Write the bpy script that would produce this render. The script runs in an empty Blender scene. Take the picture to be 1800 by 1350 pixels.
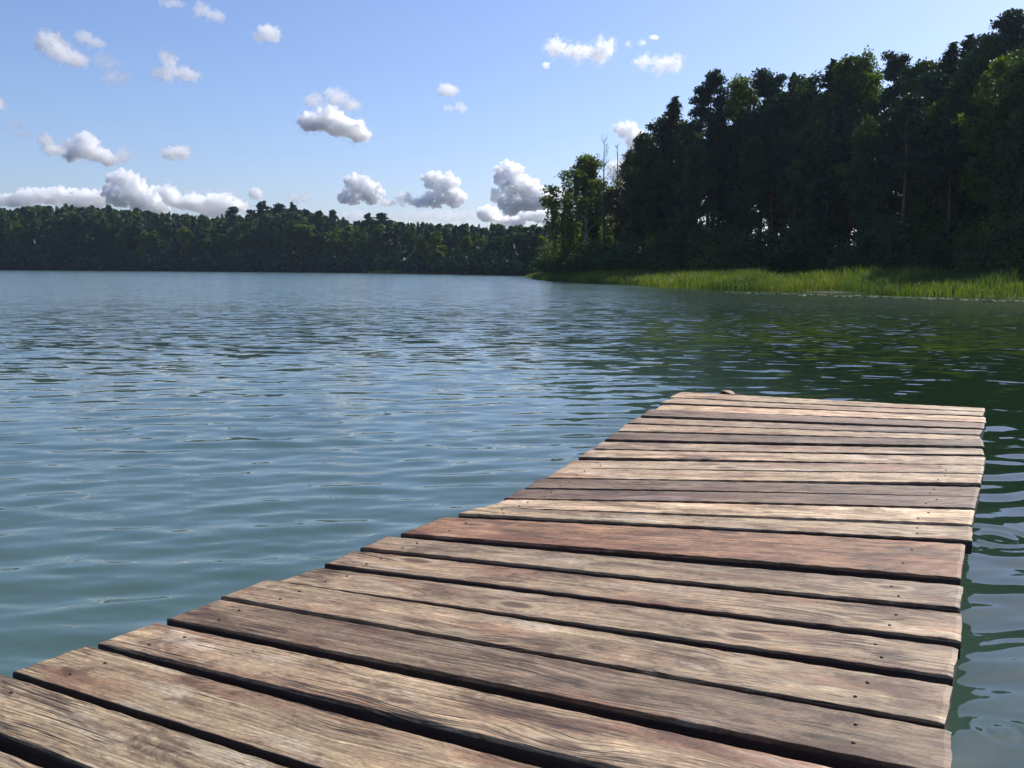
import bpy, math, random
import numpy as np
from mathutils import Vector, Matrix

R = math.radians
SC = bpy.context.scene
COL = SC.collection

# ---------------------------------------------------------------- camera
F_PX, W_PX, H_PX = 1600.0, 1800.0, 1350.0
CAM_Z, DECK_Z = 1.15, 0.35
PITCH, ROLL = math.atan((675 - 474) / F_PX), 0.0055
fw = Vector((0, math.cos(PITCH), -math.sin(PITCH)))
up0 = Vector((0, math.sin(PITCH), math.cos(PITCH)))
rt0 = Vector((1, 0, 0))
rt = rt0 * math.cos(ROLL) + up0 * math.sin(ROLL)
up = up0 * math.cos(ROLL) - rt0 * math.sin(ROLL)
cam = bpy.data.cameras.new('camera')
cam.sensor_width = 36
cam.lens = 36 * F_PX / W_PX
cam.clip_start = 0.05
cam.clip_end = 90000
co = bpy.data.objects.new('camera', cam)
COL.objects.link(co)
m = Matrix((rt, up, -fw)).transposed().to_4x4()
m.translation = Vector((0, 0, CAM_Z))
co.matrix_world = m
SC.camera = co

# ---------------------------------------------------------------- sky, sun, exposure
SUN_EL, SUN_AZ = R(42), R(48)        # azimuth clockwise from +Y (the view direction)
world = bpy.data.worlds.new('World')
SC.world = world
world.use_nodes = True
nt = world.node_tree
bg = nt.nodes['Background']
sky = nt.nodes.new('ShaderNodeTexSky')
sky.sky_type = 'NISHITA'
sky.sun_disc = False
sky.sun_elevation = SUN_EL
sky.sun_rotation = SUN_AZ
sky.altitude = 0
sky.air_density = 1.0
sky.dust_density = 1.0
sky.ozone_density = 2.6
tint = nt.nodes.new('ShaderNodeMix')
tint.data_type = 'RGBA'
tint.blend_type = 'MULTIPLY'
tint.inputs[0].default_value = 1
tint.inputs[7].default_value = (0.84, 0.87, 1.06, 1)
nt.links.new(sky.outputs[0], tint.inputs[6])
nt.links.new(tint.outputs[2], bg.inputs['Color'])
bg.inputs['Strength'].default_value = 0.108
sun = bpy.data.lights.new('sun', 'SUN')
sun.energy = 4.2
sun.angle = R(0.53)
sun.color = (1.0, 0.95, 0.86)
so = bpy.data.objects.new('sun', sun)
COL.objects.link(so)
sd = Vector((math.sin(SUN_AZ) * math.cos(SUN_EL), math.cos(SUN_AZ) * math.cos(SUN_EL), math.sin(SUN_EL)))
so.rotation_euler = sd.to_track_quat('Z', 'Y').to_euler()
SC.view_settings.view_transform = 'Standard'
SC.view_settings.look = 'None'
SC.view_settings.gamma = 1
SC.view_settings.exposure = 0.40
SC.cycles.max_bounces = 40
SC.cycles.diffuse_bounces = 4
SC.cycles.glossy_bounces = 4
SC.cycles.transmission_bounces = 6
SC.cycles.volume_bounces = 36
SC.cycles.transparent_max_bounces = 200
SC.cycles.sample_clamp_indirect = 6
SC.cycles.use_denoising = True


# ---------------------------------------------------------------- helpers
def ray(px, py):
    return fw * F_PX + rt * (px - 900) + up * (675 - py)


def hit(px, py, z=0.0):
    d = ray(px, py)
    t = (z - CAM_Z) / d.z
    return Vector((d.x * t, d.y * t, z))


def at_depth(px, py, D):
    d = ray(px, py)
    t = D / d.y
    return Vector((d.x * t, D, CAM_Z + d.z * t))


def tag(o, label=None, cat=None, group=None, kind=None):
    if label:
        o['label'] = label
    if cat:
        o['category'] = cat
    if group:
        o['group'] = group
    if kind:
        o['kind'] = kind
    return o


def mesh_np(name, V, Fc, smooth=False):
    """V (n,3), Fc (m,k) uniform polygons, or a list of such arrays"""
    me = bpy.data.meshes.new(name)
    V = np.asarray(V, dtype=np.float32)
    fl = Fc if isinstance(Fc, list) else [Fc]
    fl = [np.asarray(f, dtype=np.int32) for f in fl if len(f)]
    me.vertices.add(len(V))
    me.vertices.foreach_set('co', V.ravel())
    loops = np.concatenate([f.ravel() for f in fl])
    tot = np.concatenate([np.full(len(f), f.shape[1], dtype=np.int32) for f in fl])
    start = np.concatenate([[0], np.cumsum(tot)[:-1]]).astype(np.int32)
    me.loops.add(len(loops))
    me.loops.foreach_set('vertex_index', loops)
    me.polygons.add(len(tot))
    me.polygons.foreach_set('loop_start', start)
    me.polygons.foreach_set('loop_total', tot)
    me.polygons.foreach_set('use_smooth', np.full(len(tot), smooth))
    me.update(calc_edges=True)
    return me


def link(name, me, mat=None, parent=None, loc=None):
    o = bpy.data.objects.new(name, me)
    COL.objects.link(o)
    if mat and me is not None:
        me.materials.clear()
        me.materials.append(mat)
    if parent:
        o.parent = parent
    if loc is not None:
        o.location = loc
    return o


class Geo:
    def __init__(s):
        s.V = []
        s.Q = []
        s.T = []
        s.n = 0

    def add(s, V, Q=None, T=None):
        V = np.asarray(V, float)
        if Q is not None and len(Q):
            s.Q.append(np.asarray(Q) + s.n)
        if T is not None and len(T):
            s.T.append(np.asarray(T) + s.n)
        s.V.append(V)
        s.n += len(V)

    def tube(s, pts, rad, k=6):
        pts = np.asarray(pts, float)
        n = len(pts)
        tang = np.gradient(pts, axis=0)
        tang /= np.linalg.norm(tang, axis=1)[:, None] + 1e-9
        ref = np.where(np.abs(tang[:, 2:3]) > .9, [[1.0, 0, 0]], [[0, 0, 1.0]])
        a = np.cross(tang, ref)
        a /= np.linalg.norm(a, axis=1)[:, None] + 1e-9
        b = np.cross(tang, a)
        th = np.arange(k) / k * 2 * np.pi
        V = pts[:, None] + np.asarray(rad)[:, None, None] * (a[:, None] * np.cos(th)[None, :, None] + b[:, None] * np.sin(th)[None, :, None])
        i = np.arange(n - 1)[:, None] * k
        j = np.arange(k)[None]
        j2 = (j + 1) % k
        Q = np.stack([i + j, i + j2, i + k + j2, i + k + j], -1).reshape(-1, 4)
        s.add(V.reshape(-1, 3), Q)

    def mesh(s, name, smooth=False):
        V = np.concatenate(s.V)
        f = []
        if s.Q:
            f.append(np.concatenate(s.Q))
        if s.T:
            f.append(np.concatenate(s.T))
        return mesh_np(name, V, f, smooth)


# ---- shader helpers
class NT:
    def __init__(s, name):
        s.m = bpy.data.materials.new(name)
        s.m.use_nodes = True
        s.t = s.m.node_tree
        s.b = s.t.nodes['Principled BSDF']
        s.out = s.t.nodes['Material Output']

    def n(s, typ, **kw):
        nd = s.t.nodes.new(typ)
        for k, v in kw.items():
            setattr(nd, k, v)
        return nd

    def l(s, a, b):
        s.t.links.new(a, b)

    def val(s, sock, v):
        if v is None:
            return
        if hasattr(v, 'is_linked') or isinstance(v, bpy.types.NodeSocket):
            s.l(v, sock)
        else:
            sock.default_value = v

    def math(s, op, a, b=None, c=None, clamp=False):
        nd = s.n('ShaderNodeMath', operation=op, use_clamp=clamp)
        s.val(nd.inputs[0], a)
        s.val(nd.inputs[1], b)
        s.val(nd.inputs[2], c)
        return nd.outputs[0]

    def vmath(s, op, a, b=None):
        nd = s.n('ShaderNodeVectorMath', operation=op)
        s.val(nd.inputs[0], a)
        s.val(nd.inputs[1], b)
        return nd.outputs[0]

    def comb(s, x, y, z):
        nd = s.n('ShaderNodeCombineXYZ')
        s.val(nd.inputs[0], x)
        s.val(nd.inputs[1], y)
        s.val(nd.inputs[2], z)
        return nd.outputs[0]

    def sep(s, v):
        nd = s.n('ShaderNodeSeparateXYZ')
        s.l(v, nd.inputs[0])
        return nd.outputs

    def noise(s, vec, scale=1, detail=3, rough=.5, dist=0, color=False):
        nd = s.n('ShaderNodeTexNoise')
        s.val(nd.inputs['Vector'], vec)
        nd.inputs['Scale'].default_value = scale
        nd.inputs['Detail'].default_value = detail
        nd.inputs['Roughness'].default_value = rough
        nd.inputs['Distortion'].default_value = dist
        return nd.outputs[1 if color else 0]

    def ramp(s, fac, stops):
        nd = s.n('ShaderNodeValToRGB')
        e = nd.color_ramp.elements
        while len(e) < len(stops):
            e.new(.5)
        for i, (p, c) in enumerate(stops):
            e[i].position = p
            e[i].color = c if len(c) == 4 else (*c, 1)
        s.val(nd.inputs[0], fac)
        return nd.outputs[0]

    def step(s, fac, a, b):
        nd = s.n('ShaderNodeMapRange', clamp=True, interpolation_type='SMOOTHSTEP')
        s.val(nd.inputs[0], fac)
        nd.inputs[1].default_value = a
        nd.inputs[2].default_value = b
        return nd.outputs[0]

    def mix(s, fac, a, b, mode='MIX'):
        nd = s.n('ShaderNodeMix', data_type='RGBA', blend_type=mode)
        s.val(nd.inputs[0], fac)
        s.val(nd.inputs[6], a if not isinstance(a, tuple) or len(a) == 4 else (*a, 1))
        s.val(nd.inputs[7], b if not isinstance(b, tuple) or len(b) == 4 else (*b, 1))
        return nd.outputs[2]


# ---------------------------------------------------------------- materials
def mat_wood(name, dark=1.0):
    k = NT(name)
    tc = k.n('ShaderNodeTexCoord')
    oi = k.n('ShaderNodeObjectInfo')
    rnd = oi.outputs['Random']
    off = k.comb(k.math('MULTIPLY', rnd, 91.7), k.math('MULTIPLY', rnd, 37.3), k.math('MULTIPLY', rnd, 53.1))
    xyz = k.sep(tc.outputs['Object'])
    x = k.math('ADD', xyz[0], k.math('MULTIPLY', rnd, 91.7))
    yz = k.math('ADD', xyz[1], k.math('MULTIPLY', xyz[2], .8))
    y = k.math('ADD', yz, k.math('MULTIPLY', rnd, 37.3))
    # knots: elliptical cells, the grain flows round them
    vo = k.n('ShaderNodeTexVoronoi')
    vo.inputs['Scale'].default_value = 1
    wv = k.noise(k.comb(x, y, 0.0), 3, 2, .5, 0, True)
    kv = k.vmath('ADD', k.comb(k.math('MULTIPLY', x, 2.6), k.math('MULTIPLY', y, 6.5), 0.0), k.vmath('MULTIPLY', wv, (.22, .22, 0)))
    k.l(kv, vo.inputs['Vector'])
    d = vo.outputs['Distance']
    d2 = k.math('MULTIPLY', d, d)
    bump_k = k.math('EXPONENT', k.math('MULTIPLY', d2, -10.0))
    low = k.noise(k.comb(k.math('MULTIPLY', x, 1.3), k.math('MULTIPLY', y, 5), 0.0), 1, 2, .5)
    f = k.math('ADD', y, k.math('ADD', k.math('MULTIPLY', bump_k, .035), k.math('MULTIPLY', low, .03)))
    g1 = k.noise(k.comb(k.math('MULTIPLY', x, 2.2), k.math('MULTIPLY', f, 170), 1.0), 1, 3, .6)
    g2 = k.noise(k.comb(k.math('MULTIPLY', x, 9), k.math('MULTIPLY', f, 520), 4.0), 1, 3, .65)
    pt = k.noise(k.comb(k.math('MULTIPLY', x, 3.2), k.math('MULTIPLY', y, 11), 2.0), 1, 4, .6)
    pt2 = k.noise(k.comb(k.math('MULTIPLY', x, 1.9), k.math('MULTIPLY', y, 8), 7.0), 1, 4, .65)
    pt3 = k.noise(k.comb(k.math('MULTIPLY', x, 14), k.math('MULTIPLY', y, 40), 9.0), 1, 4, .7)
    col = k.ramp(g1, [(.26, (.10, .066, .044)), (.42, (.215, .155, .098)), (.56, (.31, .23, .145)), (.74, (.48, .395, .285))])
    col = k.mix(k.step(g2, .35, .68), col, k.mix(1.0, col, (1.38, 1.36, 1.34), 'MULTIPLY'))
    col = k.mix(k.math('MULTIPLY', k.step(pt2, .48, .64), .7), col, (.19, .085, .05))            # reddish brown patches
    col = k.mix(k.math('MULTIPLY', k.step(pt, .53, .70), .7), col, (.072, .05, .036))            # dark stains
    col = k.mix(k.math('MULTIPLY', k.step(pt, .46, .28), .6), col, (.50, .44, .36))             # bleached silver areas
    col = k.mix(k.math('MULTIPLY', k.step(pt3, .52, .68), .55), col, (.09, .06, .04))
    bl = k.noise(k.comb(k.math('MULTIPLY', x, 5), k.math('MULTIPLY', y, 13), 21.0), 1, 5, .72, .6)
    col = k.mix(k.math('MULTIPLY', k.step(bl, .50, .60), .8), col, k.mix(1.0, col, (.42, .36, .33), 'MULTIPLY'))
    col = k.mix(k.math('MULTIPLY', k.step(bl, .46, .34), .75), col, k.mix(1.0, col, (1.6, 1.58, 1.55), 'MULTIPLY'))
    gr = k.noise(k.comb(k.math('MULTIPLY', x, 60), k.math('MULTIPLY', y, 240), 5.0), 1, 2, .6)
    col = k.mix(k.step(gr, .3, .7), k.mix(1.0, col, (.78, .77, .76), 'MULTIPLY'), k.mix(1.0, col, (1.18, 1.18, 1.18), 'MULTIPLY'))
    kn = k.step(d, .15, .06)
    col = k.mix(k.math('MULTIPLY', kn, .85), col, (.085, .045, .027))
    ring = k.math('MULTIPLY', k.step(d, .10, .15), k.step(d, .22, .15))
    col = k.mix(k.math('MULTIPLY', ring, .65), col, (.42, .33, .22))
    # long drying cracks
    cn = k.noise(k.comb(k.math('MULTIPLY', x, 1.1), k.math('MULTIPLY', f, 62), 11.0), 1, 2, .5)
    crack = k.math('MULTIPLY', k.math('MULTIPLY', k.step(cn, .478, .492), k.step(cn, .522, .508)), k.step(k.noise(k.comb(x, k.math('MULTIPLY', y, 3), 3.0), 1.7, 2, .5), .50, .60))
    cn2 = k.noise(k.comb(k.math('MULTIPLY', x, 7), k.math('MULTIPLY', f, 130), 15.0), 1, 2, .5)
    crack2 = k.step(cn2, .67, .70)
    cr = k.math('MAXIMUM', crack, crack2)
    col = k.mix(k.math('MULTIPLY', cr, .85), col, (.022, .014, .01))
    col = k.mix(1.0, col, oi.outputs['Color'], 'MULTIPLY')
    # shade of the gaps painted into the sides and undersides as near-black
    side_shade = k.step(xyz[2], -.0035, -.006)
    col = k.mix(k.math('MULTIPLY', side_shade, .9), col, (.024, .016, .016))
    if dark != 1.0:
        col = k.mix(1.0, col, (dark, dark * .93, dark * .85), 'MULTIPLY')
    k.l(col, k.b.inputs['Base Color'])
    k.l(k.math('ADD', .50, k.math('MULTIPLY', g1, .3)), k.b.inputs['Roughness'])
    k.b.inputs['Specular IOR Level'].default_value = .45
    h = k.math('SUBTRACT', k.math('ADD', k.math('MULTIPLY', g1, .7), k.math('ADD', k.math('MULTIPLY', g2, .35), k.math('MULTIPLY', pt3, .3))), k.math('MULTIPLY', cr, 1.6))
    bp = k.n('ShaderNodeBump')
    bp.inputs['Strength'].default_value = .9
    bp.inputs['Distance'].default_value = .0016
    k.l(h, bp.inputs['Height'])
    k.l(bp.outputs[0], k.b.inputs['Normal'])
    return k.m


def mat_water():
    k = NT('lake_water')
    g = k.n('ShaderNodeNewGeometry')
    P = g.outputs['Position']
    xyz = k.sep(P)

    def slope(sx, sy, rot, z, detail, rough=.5):
        c, s = math.cos(rot), math.sin(rot)
        u = k.math('ADD', k.math('MULTIPLY', xyz[0], c * sx), k.math('MULTIPLY', xyz[1], s * sx))
        v = k.math('ADD', k.math('MULTIPLY', xyz[0], -s * sy), k.math('MULTIPLY', xyz[1], c * sy))
        n = k.noise(k.comb(u, v, z), 1, detail, rough, .3, True)
        return k.vmath('SUBTRACT', n, (.5, .5, .5))
    s1 = slope(2.1, 6.0, .12, 0.0, 3)
    s2 = slope(2.2, 5.5, -.22, 5.0, 3)
    s3 = slope(.16, .55, .15, 9.0, 3)
    # wind patches: stronger ripples in some places
    wp = k.step(k.noise(k.comb(k.math('MULTIPLY', xyz[0], .02), k.math('MULTIPLY', xyz[1], .05), 2.0), 1, 2, .5), .35, .65)
    dist = k.math('POWER', k.math('ADD', k.math('MULTIPLY', xyz[0], xyz[0]), k.math('MULTIPLY', xyz[1], xyz[1])), .5)
    far = k.step(dist, 2.0, 18.0)
    a1 = k.math('MULTIPLY', far, k.math('ADD', k.math('ADD', .50, k.math('MULTIPLY', k.step(dist, 12, 50), .12)), k.math('MULTIPLY', wp, .3)))
    v1 = k.vmath('MULTIPLY', s1, k.comb(k.math('MULTIPLY', a1, .45), a1, 0.0))
    ln = k.n('ShaderNodeVectorMath', operation='LENGTH')
    k.l(s2, ln.inputs[0])
    a2 = k.math('ADD', .05, k.math('MULTIPLY', far, k.math('MULTIPLY', k.math('POWER', ln.outputs['Value'], 2.0), 14.0)))
    v2 = k.vmath('MULTIPLY', s2, k.comb(k.math('MULTIPLY', a2, .6), a2, 0.0))
    v3 = k.vmath('MULTIPLY', s3, k.comb(k.math('MULTIPLY', far, .03), k.math('MULTIPLY', far, .09), 0.0))
    nn = k.vmath('NORMALIZE', k.vmath('ADD', g.outputs['Normal'], k.vmath('ADD', v1, k.vmath('ADD', v2, v3))))
    k.l(nn, k.b.inputs['Normal'])
    cn = k.noise(k.comb(k.math('MULTIPLY', xyz[0], .2), k.math('MULTIPLY', xyz[1], .12), 0.0), 1, 2)
    col = k.mix(k.step(cn, .3, .7), (.060, .108, .092), (.070, .118, .098))
    # darker green towards the wooded shore on the right
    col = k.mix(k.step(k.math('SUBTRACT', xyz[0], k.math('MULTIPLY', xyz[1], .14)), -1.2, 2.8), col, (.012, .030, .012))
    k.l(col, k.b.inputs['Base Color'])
    # unresolved ripples far out act as a rougher surface
    k.l(k.math('ADD', .03, k.math('MULTIPLY', k.step(dist, 5, 40), .14)), k.b.inputs['Roughness'])
    k.b.inputs['IOR'].default_value = 1.45
    return k.m


def mat_leaf(name, c1, c2, trans=.35, tcol=(.16, .22, .03), var=.35, scale=.55):
    c1, c2 = tuple(v * .9 for v in c1), tuple(v * .9 for v in c2)
    k = NT(name)
    tc = k.n('ShaderNodeTexCoord')
    oi = k.n('ShaderNodeObjectInfo')
    n = k.noise(tc.outputs['Object'], scale, 3, .6)
    col = k.mix(k.step(n, .35, .65), c1, c2)
    hs = k.n('ShaderNodeHueSaturation')
    k.val(hs.inputs['Hue'], k.math('ADD', .5, k.math('MULTIPLY', k.math('SUBTRACT', oi.outputs['Random'], .5), -.05)))
    k.val(hs.inputs['Value'], k.math('ADD', 1 - var / 2, k.math('MULTIPLY', oi.outputs['Random'], var)))
    k.l(col, hs.inputs['Color'])
    k.l(hs.outputs[0], k.b.inputs['Base Color'])
    k.b.inputs['Roughness'].default_value = .6
    k.b.inputs['Specular IOR Level'].default_value = .25
    tr = k.n('ShaderNodeBsdfTranslucent')
    k.val(tr.inputs['Color'], k.mix(1.0, hs.outputs[0], (*[t / .12 for t in tcol], 1), 'MULTIPLY'))
    mx = k.n('ShaderNodeMixShader')
    mx.inputs[0].default_value = trans
    k.l(k.b.outputs[0], mx.inputs[1])
    k.l(tr.outputs[0], mx.inputs[2])
    k.l(mx.outputs[0], k.out.inputs['Surface'])
    return k.m


def mat_bark(name, c1, c2):
    k = NT(name)
    tc = k.n('ShaderNodeTexCoord')
    n = k.noise(k.vmath('MULTIPLY', tc.outputs['Object'], (6, 6, 1.2)), 1, 4, .6)
    k.l(k.mix(k.step(n, .35, .65), c1, c2), k.b.inputs['Base Color'])
    k.b.inputs['Roughness'].default_value = .9
    return k.m


def mat_ground():
    k = NT('forest_floor')
    g = k.n('ShaderNodeNewGeometry')
    n = k.noise(g.outputs['Position'], .8, 5, .6)
    k.l(k.mix(k.step(n, .3, .7), (.02, .026, .01), (.05, .05, .022)), k.b.inputs['Base Color'])
    k.b.inputs['Roughness'].default_value = .95
    return k.m


def mat_cloud(name, dens, aniso=.35, noise_scale=None, thr=.5):
    k = NT(name)
    k.t.nodes.remove(k.b)
    v = k.n('ShaderNodeVolumeScatter')
    v.inputs['Color'].default_value = (1, 1, 1, 1)
    v.inputs['Anisotropy'].default_value = aniso
    if noise_scale:
        tc = k.n('ShaderNodeTexCoord')
        n = k.noise(tc.outputs['Object'], noise_scale, 4, .6)
        k.l(k.math('MULTIPLY', k.step(n, thr - .1, thr + .15), dens), v.inputs['Density'])
    else:
        v.inputs['Density'].default_value = dens
        k.m.cycles.homogeneous_volume = True
    k.l(v.outputs[0], k.out.inputs['Volume'])
    return k.m


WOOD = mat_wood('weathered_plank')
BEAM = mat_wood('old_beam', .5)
WATER = mat_water()
GROUND = mat_ground()
k = NT('rusty_nail')
k.b.inputs['Base Color'].default_value = (.10, .055, .035, 1)
k.b.inputs['Roughness'].default_value = .7
k.b.inputs['Metallic'].default_value = .4
NAIL = k.m


# ---------------------------------------------------------------- land and water
shore_px = [(1800, 527), (1700, 523), (1600, 520.5), (1500, 517), (1400, 514), (1300, 511), (1200, 507), (1100, 502), (1000, 495.5), (925, 488.8)]
near = [hit(*p) for p in shore_px]
far_px = [(935, 485.2), (800, 482.2), (650, 480), (400, 477.6), (0, 474.7)]
far = [hit(*p) for p in far_px]
poly = [(200, -160), (70, 2), (45, 20), (32, 29)] + [(p.x, p.y) for p in near] + [(near[-1].x + 3, near[-1].y + 14)] + \
       [(p.x, p.y) for p in far] + [(-260, far[-1].y + 5), (-380, 260), (-500, 60), (-900, -200), (-3000, -200), (-3000, 3500), (3000, 3500), (3000, -160)]
poly = np.array(poly, float)


def sdist(P):
    """signed distance to the land polygon, positive inland"""
    P = np.asarray(P, float)
    A, B = poly, np.roll(poly, -1, 0)
    d = np.full(len(P), 1e9)
    ins = np.zeros(len(P), bool)
    for a, b in zip(A, B):
        ab = b - a
        t = np.clip(((P - a) @ ab) / (ab @ ab), 0, 1)
        d = np.minimum(d, np.linalg.norm(P - (a + t[:, None] * ab), axis=1))
        c = ((a[1] > P[:, 1]) != (b[1] > P[:, 1]))
        with np.errstate(divide='ignore', invalid='ignore'):
            xx = (b[0] - a[0]) * (P[:, 1] - a[1]) / (b[1] - a[1] + 1e-12) + a[0]
        ins ^= c & (P[:, 0] < xx)
    return np.where(ins, d, -d)


def ground_z(P):
    P = np.asarray(P, float)
    s = sdist(P)
    w = np.clip((P[:, 1] - 130) / 120, 0, 1)             # the far side rises to a low hill
    lin = np.where(s > 0, np.minimum(s * .05, 1.1) + w * np.clip(s - 6, 0, 80) * .075, s * .16)
    left = np.clip((-P[:, 0] - 10) / 120, 0, 1)
    lin = np.where(s > 0, lin * (1 - .25 * w * (1 - left)), np.maximum(lin, -2.2))
    lin += np.where(s > 3, .12 * np.sin(P[:, 0] * .31) * np.cos(P[:, 1] * .23), 0)
    return lin - .05


def gz(x, y):
    return float(ground_z([[x, y]])[0])


def polar(nth, radii, th0=0.0, th1=2 * np.pi):
    full = th1 - th0 > 6.28
    th = np.linspace(th0, th1, nth, endpoint=not full)
    rr, tt = np.meshgrid(radii, th, indexing='ij')
    X, Y = rr * np.sin(tt), rr * np.cos(tt)
    n, mth = rr.shape
    i = np.arange(n - 1)[:, None] * mth
    j = np.arange(mth if full else mth - 1)[None]
    j2 = (j + 1) % mth
    Q = np.stack([i + j, i + mth + j, i + mth + j2, i + j2], -1).reshape(-1, 4)
    return X.ravel(), Y.ravel(), Q


rad = np.concatenate([np.linspace(.5, 20, 20), 20 * np.exp(np.linspace(0.03, math.log(3400 / 20), 190))])
X, Y, Q = polar(420, rad)
Z = ground_z(np.stack([X, Y], 1))
V = np.stack([X, Y, Z], 1)
c0 = len(V)
V = np.concatenate([V, [[0, 0, -2.2]]])
T = np.array([[(j + 1) % 420, j, c0] for j in range(420)])[:, [0, 2, 1]]
tag(link('ground', mesh_np('ground', V, [Q, T], True), GROUND), kind='structure')

# water: one sheet, real ripples near the dock
rs = np.random.RandomState(5)
dep = np.concatenate([np.linspace(88, 30, 170, endpoint=False), 30 * np.exp(np.linspace(0, math.log(2.0 / 30), 520)), 2.0 * np.exp(np.linspace(-0.06, math.log(.028 / 2), 60))])
radii = CAM_Z / np.tan(np.radians(dep))
wth = np.radians(np.concatenate([np.linspace(-180, -50, 90, endpoint=False), np.linspace(-50, 52, 1150, endpoint=False), np.linspace(52, 180, 90, endpoint=False)]))
rr, tt = np.meshgrid(radii, wth, indexing='ij')
X, Y = (rr * np.sin(tt)), (rr * np.cos(tt))
Z = np.zeros_like(X)
for i in range(90):
    lam = .06 * (.55 / .06) ** rs.rand()
    ang = math.pi / 2 + .17 + rs.randn() * .34
    kx, ky = math.cos(ang) * 2 * np.pi / lam, math.sin(ang) * 2 * np.pi / lam
    slope = .0115 * (1.2 if .2 < lam < .6 else .8)
    amp = slope * lam / (2 * np.pi)
    fade = np.clip(1.25 - rr * rr / 1.15 / 900. * 3.2 / lam, 0, 1) * np.clip((30 - rr) / 20, 0, 1)
    ph = kx * X + ky * Y + rs.rand() * 6.28 + .6 * np.sin(X * .7 + i) + .4 * np.sin(Y * .5 + 2 * i)
    Z += amp * fade * (np.sin(ph) + .22 * np.sin(2 * ph))
for (cx_, cy_), lam, amp, R0 in ((hit(1752, 945)[:2], .085, .0024, .12), (hit(1764, 1288)[:2], .06, .0014, .05)):
    dd = np.hypot(X - cx_, Y - cy_)        # rings spreading from a fish or a drop
    Z += amp * np.sin(dd * 2 * np.pi / lam) * np.exp(-((dd - R0) / (R0 * .9)) ** 2)
n, mth = rr.shape
i = np.arange(n - 1)[:, None] * mth
j = np.arange(mth)[None]
j2 = (j + 1) % mth
Q = np.stack([i + j, i + mth + j, i + mth + j2, i + j2], -1).reshape(-1, 4)
V = np.stack([X.ravel(), Y.ravel(), Z.ravel()], 1)
V = np.concatenate([V, [[0, 0, 0]]])
T = np.stack([(np.arange(mth) + 1) % mth, np.full(mth, len(V) - 1), np.arange(mth)], 1)
wo = link('water', mesh_np('water', V, [Q, T], True), WATER)
me = wo.data
if me.polygons[0].normal.z < 0:
    me.flip_normals()
tag(wo, kind='structure')

# ---------------------------------------------------------------- the dock
# NL, FL, NR, FR corners of each board's top face, near to far, in photograph pixels; tone
PL = [
    ((-330, 1312), (-165, 1254), (1620, 2290), (1640, 1976), (.95, .95, .93), None),
    ((-140, 1232), (-5, 1183), (1640, 1930), (1655, 1722), (.96, .96, .90), None),
    ((23, 1178), (150, 1133), (1660, 1688), (1665, 1540), (1.0, .98, .90), None),
    ((172, 1129), (272, 1092), (1668, 1492), (1670, 1398), (1.15, 1.10, 1.04), 'pale board with reddish blotches at its left end'),
    ((295, 1087), (383, 1054), (1672, 1368), (1672, 1289), (.68, .62, .58), 'dark stained board'),
    ((389, 1051), (466, 1024), (1662, 1273), (1674, 1206), (1.05, 1.02, .96), 'board with a split at its right end'),
    ((485, 1018), (558, 995), (1674, 1188), (1686, 1137), (1.0, .95, .90), None),
    ((571, 991), (620, 969), (1689, 1128), (1691, 1081), (1.12, 1.05, .98), None),
    ((634, 965), (676, 947), (1686, 1072), (1693, 1032), (.98, .95, .90), None),
    ((704, 938), (778, 909), (1688, 1016), (1697, 958), (.92, .66, .53), 'wide reddish brown board'),
    ((805, 905), (838, 894), (1709, 950), (1709, 927), (1.0, .98, .90), None),
    ((845, 893), (888, 878), (1708, 922), (1713, 899), (1.42, 1.36, 1.26), 'pale bleached board'),
    ((886, 876.5), (913, 861), (1713, 892.5), (1718, 874.5), (.62, .54, .54), 'dark grey board'),
    ((923, 858), (945, 842), (1718, 872.5), (1723, 857), (.66, .58, .56), 'dark grey board'),
    ((958, 840.5), (985, 824), (1723, 851), (1727, 835.5), (1.22, 1.17, 1.08), None),
    ((989, 820.5), (1005, 808), (1728, 833), (1730, 818.5), (1.02, 1.0, .96), None),
    ((1018, 804), (1035, 791), (1730, 815.5), (1732, 802), (1.12, 1.06, 1.0), None),
    ((1044, 787.5), (1056, 776), (1730, 798.5), (1727, 788), (.95, .92, .88), None),
    ((1064, 772.5), (1080, 760), (1730, 786), (1727, 776), (.66, .60, .58), 'dark board'),
    ((1087, 757), (1098, 746.5), (1727, 773), (1722, 765), (1.12, 1.08, 1.0), None),
    ((1104, 743.5), (1118, 734), (1722, 762.5), (1728, 755), (.92, .87, .83), None),
    ((1127, 731.5), (1140, 722), (1729, 753), (1731, 743.5), (.80, .72, .70), None),
    ((1150, 719.5), (1163, 710), (1733, 741.5), (1732, 732.5), (1.6, 1.52, 1.42), 'almost white board'),
    ((1160, 708), (1180, 700.5), (1727, 730.5), (1730, 724.5), (1.1, 1.05, 1.0), None),
    ((1176, 699), (1197, 689.5), (1731, 722.8), (1731, 717.5), (1.2, 1.16, 1.08), 'outermost board with a ragged far edge'),
]
dock = link('wooden_dock', None, loc=hit(1100, 1000, 0))
tag(dock, 'weathered wooden plank dock reaching out over the lake from the foreground', 'dock')
dock_inv = Matrix.Translation(-dock.location)
WD = [[hit(*c, DECK_Z) for c in p[:4]] for p in PL]
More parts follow.
